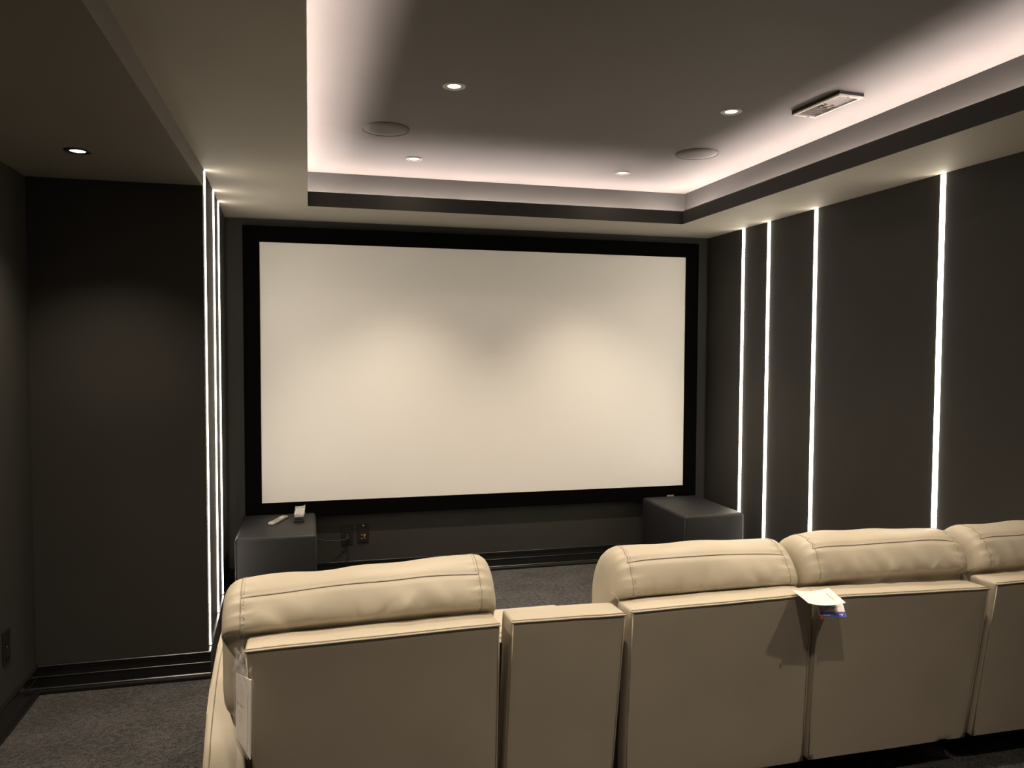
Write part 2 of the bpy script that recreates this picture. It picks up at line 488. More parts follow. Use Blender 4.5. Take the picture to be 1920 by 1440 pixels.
# ------------------------------------------------------------------ round ceiling speakers
def ceiling_speaker(x, y, label):
    t = thing('ceiling_speaker', label, 'ceiling speaker', (x, y, Z_TOP), 'round ceiling speakers')
    R = 0.117
    bm = lathe(bmesh.new(), [(R - 0.006, -0.004), (R - 0.005, -0.0085), (R - 0.001, -0.0085), (R, -0.006), (R, 0.0)], 56)
    obj('rim', bm, 'tray', t, smooth=True)
    bm = lathe(bmesh.new(), [(0.0, -0.0085), (R * 0.6, -0.008), (R - 0.0065, -0.0065), (R - 0.0065, 0.0), (0, 0)], 56)
    obj('grille', bm, 'grille', t, smooth=True)
ceiling_speaker(0.376, 3.945, 'round grey ceiling speaker on the left of the tray')
ceiling_speaker(2.088, 3.978, 'round grey ceiling speaker on the right, near the cove corner')

# ------------------------------------------------------------------ air vent
def vent():
    t = thing('air_vent', 'cream rectangular air vent with dark curved slats in the tray ceiling', 'air vent', (2.209, 3.022, Z_TOP))
    t.rotation_euler = (0, 0, math.radians(3.5))
    W, L, H = 0.064, 0.154, 0.020
    w, l_ = 0.050, 0.136
    z1, z0 = 0.0, -H
    bm = bmesh.new()
    # sloped frame ring
    def ring(a, b, z):
        return [bm.verts.new(p) for p in ((-a, -b, z), (a, -b, z), (a, b, z), (-a, b, z))]
    r = [ring(W, L, z0 + 0.006), ring(W, L, z0 + 0.002), ring(W - 0.003, L - 0.003, z0), ring(w, l_, z0), ring(w, l_, z0 + 0.006)]
    for a, b in zip(r, r[1:]):
        for i in range(4):
            bm.faces.new([a[i], a[(i + 1) % 4], b[(i + 1) % 4], b[i]])
    obj('frame', bm, 'ventwhite', t)
    bg = bmesh.new()  # black fill painting the shadow behind the raised frame edge
    for q in ((-W + 0.001, -w, -L + 0.001, L - 0.001), (w, W - 0.001, -L + 0.001, L - 0.001), (-w, w, -L + 0.001, -l_), (-w, w, l_, L - 0.001)):
        bx(bg, q[0], q[1], q[2], q[3], z0 + 0.0055, 0.0)
    obj('shadow_gap', bg, 'ventdark', t)
    obj('duct', box(-w, w, -l_, l_, -0.002, -0.0005), 'ventdark', t)
    n = 13
    for i in range(n):
        y = -l_ + (i + 0.5) * 2 * l_ / n
        bm = bmesh.new()
        tilt = 0.55 if i >= n // 2 else -0.55
        rows = []
        for q in range(7):
            u = -1 + q / 3
            bow = 0.006 * (1 - u * u)
            c = Vector((u * w, y + bow, -0.0115))
            d = Vector((0, math.sin(tilt), math.cos(tilt))) * 0.0075
            nn = Vector((0, math.cos(tilt), -math.sin(tilt))) * 0.0006
            rows.append([bm.verts.new(c + d + nn), bm.verts.new(c + d - nn), bm.verts.new(c - d - nn), bm.verts.new(c - d + nn)])
        for a, b in zip(rows, rows[1:]):
            for kk in range(4):
                bm.faces.new([a[kk], a[(kk + 1) % 4], b[(kk + 1) % 4], b[kk]])
        bm.faces.new(rows[0]); bm.faces.new(rows[-1][::-1])
        obj('slat', bm, 'ventslat', t)
    for sx in (-0.018, 0.018):
        obj('divider', box(sx - 0.0015, sx + 0.0015, -0.03, 0.018, -H + 0.001, -0.006), 'ventwhite', t)
    for sx, sy in ((-0.002, -1), (0.004, 1)):
        bm = lathe(bmesh.new(), [(0, -H - 0.002), (0.003, -H - 0.0018), (0.004, -H), (0.004, -H + 0.002)], 14, (sx * 4, sy * 0.141, 0))
        obj('screw', bm, 'plastic', t, smooth=True)
vent()

# ------------------------------------------------------------------ projector screen
def proj_screen():
    y0, y1 = 5.283, Y_FRONT
    sx0, sx1, sz0, sz1 = -0.302, 2.698, 0.5555, 2.2455
    fw = 0.103
    t = thing('projector_screen', 'large blank white projector screen in a wide black velvet frame', 'projector screen', (1.198, y1, sz0 - fw))
    ox, oy, oz = 1.198, y1, sz0 - fw
    def L(x0, x1, a, b, z0, z1): return (x0 - ox, x1 - ox, a - oy, b - oy, z0 - oz, z1 - oz)
    obj('screen_surface', box(*L(sx0 - 0.01, sx1 + 0.01, 5.29, 5.296, sz0 - 0.01, sz1 + 0.01)), 'screen', t)
    def bar(a, b, c, d):
        # a,b outer corner pair ; c,d inner corner pair (x,z) -> mitred bar
        bm = bmesh.new()
        pts = [a, b, d, c]
        F_ = [bm.verts.new((p[0] - ox, y0 - oy + (0.002 if i < 2 else 0.0), p[1] - oz)) for i, p in enumerate(pts)]
        B_ = [bm.verts.new((p[0] - ox, y1 - oy, p[1] - oz)) for p in pts]
        bm.faces.new(F_); bm.faces.new(B_[::-1])
        for i in range(4):
            bm.faces.new([F_[i], B_[i], B_[(i + 1) % 4], F_[(i + 1) % 4]])
        obj('frame_bar', bm, 'velvet', t)
    O = [(sx0 - fw, sz0 - fw), (sx1 + fw, sz0 - fw), (sx1 + fw, sz1 + fw), (sx0 - fw, sz1 + fw)]
    I = [(sx0, sz0), (sx1, sz0), (sx1, sz1), (sx0, sz1)]
    for i in range(4):
        j = (i + 1) % 4
        bar(O[i], O[j], I[i], I[j])
    tag(obj('badge', box(*L(2.567, 2.622, y0 - 0.002, y0 + 0.001, 0.474, 0.487)), 'silver', t), 'small silver badge')
proj_screen()

# ------------------------------------------------------------------ black subwoofer boxes
def subwoofer(x0, x1, y0, y1, z1, label):
    cx, cy = (x0 + x1) / 2, (y0 + y1) / 2
    t = thing('subwoofer', label, 'subwoofer', (cx, cy, 0), 'black boxes beside the screen')
    w, d = (x1 - x0) / 2, (y1 - y0) / 2
    o = obj('cabinet', box(-w, w, -d, d, 0.022, z1, bevel=0.022, seg=4), 'vinyl', t)
    smooth_by_angle(o, 1.2)
    # wrap seam down the front left edge and along the top edges
    for sx in (-1, 1):
        bm = tube(bmesh.new(), [(sx * (w - 0.006), -d + 0.006, 0.05), (sx * (w - 0.006), -d + 0.006, z1 - 0.025)], 0.0022, 6)
        obj('seam', bm, 'vinyl', t, smooth=True)
    for sx in (-1, 1):
        for sy in (-1, 1):
            bm = lathe(bmesh.new(), [(0, 0), (0.022, 0), (0.024, 0.004), (0.020, 0.026), (0, 0.026)], 20, (sx * (w - 0.06), sy * (d - 0.06), 0))
            obj('foot', bm, 'rubber', t, smooth=True)
    return t
subwoofer(-0.412, 0.037, 4.60, 5.235, 0.493, 'black vinyl box under the left end of the screen, with remotes on top')
subwoofer(2.343, 2.780, 4.56, 5.235, 0.490, 'black vinyl box under the right end of the screen, bare on top')

# ------------------------------------------------------------------ remotes on the left box
def slim_remote():
    t = thing('remote_control', 'slim silver remote lying at an angle on the left black box', 'remote', (-0.190, 5.005, 0.493))
    t.rotation_euler = (0, 0, math.radians(-22))
    o = obj('body', box(-0.021, 0.021, -0.105, 0.105, 0.0, 0.016, bevel=0.005, seg=3), 'silver', t)
    smooth_by_angle(o, 0.9)
    bm = lathe(bmesh.new(), [(0.0, 0.0185), (0.012, 0.018), (0.014, 0.0155), (0.0, 0.0155)], 24, (0, 0.045, 0))
    obj('ring_pad', bm, 'ventwhite', t, smooth=True)
    for r in range(4):
        for c in (-1, 0, 1):
            obj('button', box(c * 0.012 - 0.004, c * 0.012 + 0.004, -0.075 + r * 0.022, -0.069 + r * 0.022, 0.0155, 0.0172), 'greykey', t)
slim_remote()
def wrapped_remote():
    t = thing('remote_control', 'silver keypad remote in clear wrap on a black case, on the left black box', 'remote', (-0.062, 5.03, 0.493))
    t.rotation_euler = (0, 0, math.radians(-2))
    obj('case', box(-0.031, 0.031, -0.10, 0.10, 0.0, 0.017, bevel=0.003), 'plastic', t)
    o = obj('lid', box(-0.029, 0.029, -0.092, 0.095, 0.0175, 0.028, bevel=0.003), 'plastic', t)
    # keypad remote tilted up towards the screen
    bm = box(-0.027, 0.027, -0.085, 0.085, 0.0, 0.014, bevel=0.004)
    R = Matrix.Translation((0, 0.0, 0.034)) @ Matrix.Rotation(math.radians(3.5), 4, 'X')
    bm.transform(R)
    kp = obj('keypad', bm, 'silver', t)
    for r in range(6):
        for c in (-1, 0, 1):
            b2 = box(c * 0.015 - 0.005, c * 0.015 + 0.005, -0.07 + r * 0.022, -0.06 + r * 0.022, 0.0135, 0.016)
            b2.transform(R)
            obj('button', b2, 'greykey', kp)
    # loose film sleeve with a puckered far end
    bm = bmesh.new()
    rows = []
    for i in range(9):
        f = i / 8
        y = -0.09 + f * 0.2
        lift = 0.049 + 0.011 * f + (0.006 * math.sin(f * 9) if f > 0.7 else 0)
        rows.append([bm.verts.new((x, y, lift + 0.0015 * math.sin(x * 300 + i * 2) + (0.010 if (f > 0.85 and x > 0.02) else 0))) for x in (-0.031, -0.016, 0, 0.016, 0.031)])
    for a, b in zip(rows, rows[1:]):
        for q in range(4):
            bm.faces.new([a[q], a[q + 1], b[q + 1], b[q]])
    o = obj('film_wrap', bm, 'film', kp, smooth=True)
    md = o.modifiers.new('thickness', 'SOLIDIFY'); md.thickness = 0.0006
wrapped_remote()

# ------------------------------------------------------------------ wall plates and cables
def wall_plate(name, label, cx, cz, w, h, kind, y=Y_FRONT, axis='y'):
    t = thing(name, label, 'wall plate' if kind == 'av' else 'outlet', (cx, y, cz))
    def bb(x0, x1, d0, d1, z0, z1, **k):
        return box(x0, x1, -d1, -d0, z0, z1, **k)
    obj('plate', bb(-w / 2, w / 2, 0.0, 0.006, -h / 2, h / 2, bevel=0.002), 'plastic', t)
    if kind == 'duplex':
        for s in (-1, 1):
            r = obj('receptacle', bb(-0.017, 0.017, 0.006, 0.008, s * 0.025 - 0.016, s * 0.025 + 0.016, bevel=0.002), 'plastic', t)
            for sx in (-0.006, 0.006):
                obj('slot', bb(sx - 0.001, sx + 0.001, 0.008, 0.0085, s * 0.025 - 0.003, s * 0.025 + 0.006), 'ventdark', r)
        bm = lathe(bmesh.new(), [(0, 0.0015), (0.003, 0.001), (0.0035, 0)], 12)
        bm.transform(Matrix.Translation((0, -0.006, 0)) @ Matrix.Rotation(PI / 2, 4, 'X'))
        obj('screw', bm, 'silver', t)
    else:
        for (px, pz) in ((-0.012, -0.012), (0.010, -0.012), (-0.012, -0.038), (0.010, -0.038), (0.0, 0.05)):
            bm = lathe(bmesh.new(), [(0.0045, 0), (0.0045, 0.010), (0.003, 0.012), (0, 0.012)], 12)
            bm.transform(Matrix.Translation((px, -0.006, pz)) @ Matrix.Rotation(PI / 2, 4, 'X'))
            obj('terminal', bm, 'brass', t, smooth=True)
        for q, (a, b) in enumerate((((-0.012, -0.012), (0.012, -0.030)), ((0.010, -0.012), (-0.006, -0.050)))):
            bm = tube(bmesh.new(), catmull([(a[0], -0.018, a[1]), ((a[0] + b[0]) / 2, -0.028, (a[1] + b[1]) / 2 + 0.006), (b[0], -0.018, b[1])], 5), 0.0016, 6)
            obj('wire', bm, 'brass', t, smooth=True)
    return t
wall_plate('power_outlet', 'black power outlet left of its twin plate, with a cable plugged in', 0.2425, 0.311, 0.077, 0.138, 'duplex')
wall_plate('speaker_plate', 'black wall plate with bare brass speaker terminals right of the plugged outlet', 0.3485, 0.318, 0.077, 0.132, 'av')
so = wall_plate('power_outlet', 'black outlet low on the aisle wall at the left edge', X_OUT, 0.349, 0.074, 0.135, 'duplex', y=3.53)
so.location = (X_OUT, 3.53, 0.349)
so.rotation_euler = (0, 0, PI / 2)

def cable(name, pts, r, label, plug_at=None):
    t = thing(name, label, 'cable', pts[0])
    p0 = Vector(pts[0])
    loc = [tuple(Vector(p) - p0) for p in pts]
    obj('cord', tube(bmesh.new(), catmull(loc, 8), r, 8), 'rubber', t, smooth=True)
    if plug_at:
        c = Vector(plug_at) - p0
        obj('plug', box(c.x - 0.014, c.x + 0.014, c.y - 0.024, c.y, c.z - 0.011, c.z + 0.011, bevel=0.005), 'plastic', t)
    return t
cable('power_cable', [(0.236, 5.303, 0.2855), (0.190, 5.285, 0.283), (0.110, 5.262, 0.292), (0.045, 5.245, 0.310), (0.030, 5.243, 0.315)], 0.0038,
      'black cable running from the left black box into the outlet', (0.243, 5.3222, 0.286))
cable('speaker_cable', [(0.262, 5.316, 0.235), (0.256, 5.306, 0.215), (0.235, 5.290, 0.14), (0.215, 5.282, 0.07), (0.19, 5.27, 0.006), (0.10, 5.25, 0.006)], 0.0036,
      'thin black cable hanging from the outlet down to the carpet')

# ------------------------------------------------------------------ recliner seats
def ypl(z):                       # rear plane of the seat backs, leaning towards the camera at the top
    return 2.22 + 0.17 * (0.745 - z)

def grid_face(bm, corner, nu, nv, disp):
    """subdivided quad from 4 corners (a,b,c,d) with displacement along the normal"""
    a, b, c, d = [Vector(p) for p in corner]
    nrm = (b - a).cross(d - a).normalized()
    V = []
    for j in range(nv + 1):
        row = []
        for i in range(nu + 1):
            u, v = i / nu, j / nv
            p = (a * (1 - u) + b * u) * (1 - v) + (d * (1 - u) + c * u) * v
            row.append(bm.verts.new(p + nrm * disp(u, v, p)))
        V.append(row)
    for j in range(nv):
        for i in range(nu):
            bm.faces.new([V[j][i], V[j][i + 1], V[j + 1][i + 1], V[j + 1][i]])

def back_panel(parent, org, xa, xb, za, zb, xc, xd, zlow, thick, seed, name='back_panel'):
    """xa,xb top left/right at heights za,zb ; xc,xd bottom left/right"""
    o = Vector(org)
    def disp(u, v, p):
        edge = min(u, 1 - u, v * 0.8 + 0.05, 1 - v) * 12
        k_ = min(1.0, edge)
        return k_ * (0.002 + 0.004 * noise.noise(Vector((p.x * 4 + seed, p.z * 4, seed))))
    TL = Vector((xa, ypl(za), za)); TR = Vector((xb, ypl(zb), zb))
    BL = Vector((xc, ypl(zlow), zlow)); BR = Vector((xd, ypl(zlow), zlow))
    f = Vector((0, thick, 0))
    sag = Vector((0, 0, -0.004))
    bm = bmesh.new()
    grid_face(bm, [BL, BR, TR, TL], 24, 22, disp)                       # rear face
    def dtop(u, v, p):
        k_ = min(1.0, min(u, 1 - u) * 14, min(v, 1 - v) * 5)
        return k_ * (0.006 + 0.003 * noise.noise(Vector((p.x * 6 + seed, 3.1, seed))))
    grid_face(bm, [TL, TR, TR + f + sag, TL + f + sag], 24, 6, dtop)    # top
    def dz(u, v, p): return 0.004 * min(1.0, min(u, 1 - u, v, 1 - v) * 6)
    grid_face(bm, [BL + f, BL, TL, TL + f + sag], 6, 22, dz)            # left
    grid_face(bm, [BR, BR + f, TR + f + sag, TR], 6, 22, dz)            # right
    grid_face(bm, [BR + f, BL + f, TL + f + sag, TR + f + sag], 24, 22, lambda u, v, p: 0)
    grid_face(bm, [BL + f, BR + f, BR, BL], 24, 6, lambda u, v, p: 0)
    bmesh.ops.remove_doubles(bm, verts=bm.verts, dist=0.0004)
    bm.transform(Matrix.Translation(-o))
    ob = obj(name, bm, 'leather', parent)
    md = ob.modifiers.new('round', 'BEVEL'); md.width = 0.009; md.segments = 3; md.limit_method = 'ANGLE'; md.angle_limit = math.radians(50)
    for p in ob.data.polygons: p.use_smooth = True
    # piping along the rear edges
    n = 20
    def wob(q): return 0.0012 * noise.noise(Vector((q * 5 + seed, 0.2, 0.7)))
    off = Vector((0, -0.0022, -0.0045))
    top = [TL + (TR - TL) * (i / n) + off + Vector((0, 0, wob(i / n))) for i in range(n + 1)]
    bm = tube(bmesh.new(), [p - o for p in top], 0.0030, 8)
    obj('piping', bm, 'leather', ob, smooth=True)
    for P0, P1, sg in ((BL, TL, 1), (BR, TR, -1)):
        bm = tube(bmesh.new(), [P0 + (P1 - P0) * q + Vector((0.004 * sg, -0.002, 0)) - o for q in (0.0, 0.25, 0.5, 0.75, 0.985)], 0.0020, 6)
        obj('piping', bm, 'leather', ob, smooth=True)
    bm = tube(bmesh.new(), [p - o + Vector((0, 0.0030, 0.0052)) for p in top], 0.0014, 6)
    obj('seam', bm, 'leatherseam', ob, smooth=True)
    return ob

PIL = [(2.352, 0.50), (2.345, 0.62), (2.340, 0.732), (2.308, 0.770), (2.314, 0.812), (2.350, 0.862), (2.395, 0.885), (2.455, 0.886), (2.52, 0.85),
       (2.565, 0.77), (2.58, 0.67), (2.565, 0.56), (2.515, 0.48), (2.43, 0.465)]
SEAM_I = 5
def back_cushion(parent, org, x0, x1, zl, zr, seed, dy=0.0, low=0.0):
    """puffed back cushion with a roll top; zl/zr shift the top at the left and right ends"""
    o = Vector(org)
    sub = 5
    pr_ = catmull([(0, a, b) for a, b in PIL], sub, closed=True)
    cy, cz = 2.45, 0.68
    n = 150
    bm = bmesh.new()
    rings = []
    w = (x1 - x0) / 2
    ir = SEAM_I * sub
    rnd = random.Random(int(seed * 100))
    folds = [(x0 + (x1 - x0) * (0.12 + 0.76 * (q + rnd.random() * 0.8) / 8), rnd.uniform(-1.1, 1.1), rnd.uniform(0.008, 0.022), rnd.uniform(0.003, 0.0075) * (1 if rnd.random() < 0.35 else -1), rnd.uniform(0.035, 0.075)) for q in range(8)]
    def P(u, k):
        au = abs(u)
        # end rounding
        d_end = (1 - au) * w
        R = 0.055
        if d_end < R:
            q = 1 - d_end / R
            s = math.sqrt(max(0.0, 1 - q ** 2.4))
            s = 0.62 + 0.38 * s
        else:
            s = 1.0
        p = pr_[k % len(pr_)]
        y = cy + (p.y - cy) * s + dy
        top = max(0.0, min(1.0, (p.z - 0.66) / 0.2))
        z = cz + (p.z - cz) * (s ** 0.8)
        z += top * (zl * (1 - u) / 2 + zr * (1 + u) / 2)
        z += low * (1 - top)
        x = (x0 + x1) / 2 + u * w
        # crown and soft lumps
        z += top * 0.012 * (1 - au ** 3)
        nz = noise.noise(Vector((x * 5.5 + seed, p.y * 7, p.z * 7))) * 0.010
        wr = noise.noise(Vector((x * 17 + (p.z - 0.8) * 10 + seed * 3, p.z * 5, seed))) * 0.011
        lowk = max(0.0, 1 - abs(p.z - 0.765) / 0.085) if p.y < 2.40 else 0.0
        tz = max(0.0, noise.noise(Vector((x * 3.1 + seed * 1.7, 0.3, 0.9))) + 0.35)
        pinch = 0.0
        if p.y < 2.40 and d_end < 0.12 and p.z > 0.7:
            pinch = 0.004 * math.sin(p.z * 420) * max(0, 1 - abs(d_end - 0.055) / 0.045)
        dirv = Vector((0, p.y - cy, p.z - cz)).normalized()
        dd = nz + wr * lowk * tz * 2.6 + pinch
        if p.y < 2.40 and 0.73 < p.z < 0.87:
            for fx, fs, fw, fa, fh in folds:
                q_ = x - fx - fs * (p.z - 0.77)
                dd += fa * math.exp(-(q_ / fw) ** 2) * max(0.0, 1 - abs(p.z - 0.765) / fh)
        if k % len(pr_) == ir and d_end > 0.03: dd -= 0.004
        return Vector((x, y + dirv.y * dd, z + dirv.z * dd))
    us = []
    for i in range(n + 1):
        u = -1 + 2 * i / n
        us.append(u)
    ex = [1 - 0.004 / w, 1 - 0.010 / w, 1 - 0.018 / w, 1 - 0.032 / w, 1 - 0.045 / w]
    us = sorted(set([u for u in us if abs(abs(u) - 1) > 1e-9 and abs(u) < 1 - 0.05 / w] + ex + [-q for q in ex] + [-1.0, 1.0]))
    for u in us:
        rings.append([bm.verts.new(P(u, k) - o) for k in range(len(pr_))])
    m = len(pr_)
    for a, b in zip(rings, rings[1:]):
        for k in range(m):
            bm.faces.new([a[k], a[(k + 1) % m], b[(k + 1) % m], b[k]])
    bm.faces.new(rings[0]); bm.faces.new(rings[-1][::-1])
    ob = obj('back_cushion', bm, 'leather', parent, smooth=True)
    # top welt
    L = [P(u, ir) - o + Vector((0, -0.001, 0.001)) for u in us if abs(u) < 1 - 0.05 / w]
    obj('welt', tube(bmesh.new(), L, 0.0022, 6), 'leatherseam', ob, smooth=True)
    # end seams with visible stitches
    for s in (-1, 1):
        uu = s * (1 - 0.055 / w)
        ks = [k_ for k_ in range(2 * sub, 9 * sub)]
        path = [P(uu, k_) - o for k_ in ks]
        obj('end_seam', tube(bmesh.new(), path, 0.0018, 6), 'leatherseam', ob, smooth=True)
        bm = bmesh.new()
        uv = s * (1 - 0.063 / w)
        fine = catmull([P(uv, k_) - o for k_ in ks], 4)
        for i in range(0, len(fine) - 2, 3):
            tube(bm, [fine[i], fine[i + 1]], 0.0016, 5)
        st = obj('stitching', bm, 'thread', ob)
        st['kind'] = 'stuff'
    return ob

def seat_body(t, org, x0, x1):
    o = Vector(org)
    def B(a, b, c, d, e_, f_, bev=0.03, seg=4):
        bm = box(a - o.x, b - o.x, c - o.y, d - o.y, e_ - o.z, f_ - o.z, bevel=bev, seg=seg)
        return bm
    ob = obj('seat_base', B(x0 + 0.012, x1 - 0.012, 2.46, 3.10, 0.07, 0.30, 0.015), 'leather', t)
    smooth_by_angle(ob, 0.9)
    ob = obj('seat_cushion', B(x0 + 0.01, x1 - 0.01, 2.50, 3.14, 0.305, 0.465, 0.045, 5), 'leather', t)
    smooth_by_angle(ob, 0.9)
    ob = obj('footrest', B(x0 + 0.02, x1 - 0.02, 3.105, 3.19, 0.09, 0.34, 0.03, 4), 'leather', t)
    smooth_by_angle(ob, 0.9)
    obj('underframe', B(x0 + 0.05, x1 - 0.05, 2.47, 3.05, 0.055, 0.10, 0.0), 'under', t)
    for sx in (x0 + 0.09, x1 - 0.09):
        for sy in (2.52, 3.02):
            bm = lathe(bmesh.new(), [(0, 0), (0.018, 0), (0.02, 0.004), (0.024, 0.058), (0, 0.058)], 16, (sx - o.x, sy - o.y, -o.z))
            obj('foot', bm, 'plastic', t, smooth=True)

ARM = [(2.275, 0.06), (2.285, 0.20), (2.298, 0.30), (2.318, 0.375), (2.36, 0.425), (2.43, 0.475), (2.51, 0.520), (2.60, 0.553), (2.72, 0.568), (2.86, 0.572),
       (3.05, 0.572), (3.13, 0.560), (3.175, 0.520), (3.185, 0.45), (3.185, 0.06)]
def arm(t, org, x0, x1, name='armrest'):
    o = Vector(org)
    bm = prism(bmesh.new(), ARM, 'x', x0, x1, bevel=0.016, seg=3)
    bm.transform(Matrix.Translation(-o))
    ob = obj(name, bm, 'leather', t)
    smooth_by_angle(ob, 0.75)
    bm = tube(bmesh.new(), [Vector((x0 + 0.018, a - 0.0005, b + 0.0005)) - o for a, b in catmull([(p[0], p[1], 0) for p in ARM[1:12]], 3) for _ in (0,)] if False else
              [Vector((x0 + 0.018, p.x - 0.0003, p.y + 0.0003)) - o for p in catmull([(q[0], q[1], 0) for q in ARM[1:12]], 3)], 0.0016, 6)
    obj('seam', bm, 'leatherseam', ob, smooth=True)
    return ob

RECL = []
GRP = 'beige leather theatre recliners in one row'
def recliner(label, xa, xb, za, zb, xc, xd, cush, seed, arm_x=None, zlow=0.13):
    cx = (xa + xb) / 2
    org = (cx, 2.62, 0.0)
    t = thing('recliner', label, 'recliner', org, GRP)
    back_panel(t, org, xa, xb, za, zb, xc, xd, zlow, 0.118, seed)
    back_cushion(t, org, *cush, seed)
    x0, x1 = max(xa, xc) , min(xb, xd)
    seat_body(t, org, x0, x1)
    if arm_x: arm(t, org, *arm_x)
    RECL.append((t, org))
    return t
recliner('leftmost beige leather recliner, with an open armrest and a bagged leaflet on its side',
         -0.177, 0.545, 0.735, 0.748, -0.150, 0.560, (-0.250, 0.562, -0.026, 0.004), 1.3, (-0.302, -0.186))
recliner('beige leather recliner right of the narrow console back',
         0.964, 1.608, 0.752, 0.758, 0.990, 1.659, (0.952, 1.636, 0.0, -0.006), 4.1)
recliner('beige leather recliner with the white paper tag at its left corner',
         1.626, 2.335, 0.746, 0.724, 1.676, 2.345, (1.648, 2.350, 0.006, -0.004), 7.7)
recliner('beige leather recliner cut off by the right edge of the photo',
         2.361, 2.855, 0.738, 0.740, 2.374, 2.855, (2.366, 2.868, -0.004, -0.004), 9.2)

def gap_shade(t, org, xt0, xt1, xb0, xb1, z0=0.13, z1=0.66):  # black strip standing in for the shade in the gap between seat backs
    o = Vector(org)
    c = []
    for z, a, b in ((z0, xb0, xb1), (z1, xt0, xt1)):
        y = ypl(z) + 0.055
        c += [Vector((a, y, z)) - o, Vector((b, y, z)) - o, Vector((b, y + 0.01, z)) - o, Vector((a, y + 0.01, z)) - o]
    obj('gap_shade_strip', hexa(bmesh.new(), c), 'under', t)

def console():
    xa, xb = 0.580, 0.946
    org = (0.763, 2.62, 0)
    o = Vector(org)
    t = thing('console', 'narrow beige leather console between the leftmost recliner and its neighbour, no headrest', 'console', org)
    back_panel(t, org, xa, xb, 0.752, 0.746, 0.583, 0.946, 0.13, 0.122, 2.6)
    bm = prism(bmesh.new(), [(2.45, 0.07), (2.45, 0.555), (2.90, 0.555), (2.95, 0.535), (2.965, 0.49), (2.965, 0.07)], 'x', xa + 0.004, xb - 0.004, bevel=0.014, seg=3)
    bm.transform(Matrix.Translation(-o))
    ob = obj('body', bm, 'leather', t); smooth_by_angle(ob, 0.75)
    for sx in (0.68, 0.85):
        bm = lathe(bmesh.new(), [(0.047, 0.0), (0.047, 0.004), (0.042, 0.005), (0.040, 0.001), (0.040, -0.0)], 28, (sx - o.x, 2.62 - o.y, 0.5555))
        obj('cup_holder', bm, 'silver', t, smooth=True)
    obj('underframe', box(xa + 0.03 - o.x, xb - 0.03 - o.x, 2.47 - o.y, 2.92 - o.y, 0.0, 0.10), 'under', t)
    th = [(0.952, 2.26, 0.742), (0.945, 2.27, 0.762), (0.935, 2.275, 0.782), (0.921, 2.282, 0.795)]
    obj('loose_thread', tube(bmesh.new(), [Vector(p) - o for p in catmull(th, 4)], 0.0009, 5), 'thread', t)
console()
gap_shade(*RECL[0], 0.550, 0.568, 0.562, 0.570)
gap_shade(*RECL[1], 0.955, 0.962, 0.957, 0.988)
gap_shade(*RECL[1], 1.613, 1.622, 1.662, 1.672)
gap_shade(*RECL[2], 2.339, 2.357, 2.348, 2.370)

# ------------------------------------------------------------------ paper tag on the third recliner
def text_obj(body, size, mat, parent, mtx, name):
    cu = bpy.data.curves.new(name, 'FONT')
    cu.body = body
    cu.size = size
    cu.align_x = 'CENTER'; cu.align_y = 'CENTER'
    cu.extrude = 0.0
    tmp = bpy.data.objects.new(name, cu)
    COL.objects.link(tmp)
    dg = bpy.context.evaluated_depsgraph_get()
    me = bpy.data.meshes.new_from_object(tmp.evaluated_get(dg))
    bpy.data.objects.remove(tmp)
    o = bpy.data.objects.new(name, me)
    me.materials.clear(); me.materials.append(M[mat])
    COL.objects.link(o)
    o.parent = parent
    o.matrix_local = mtx
    return o

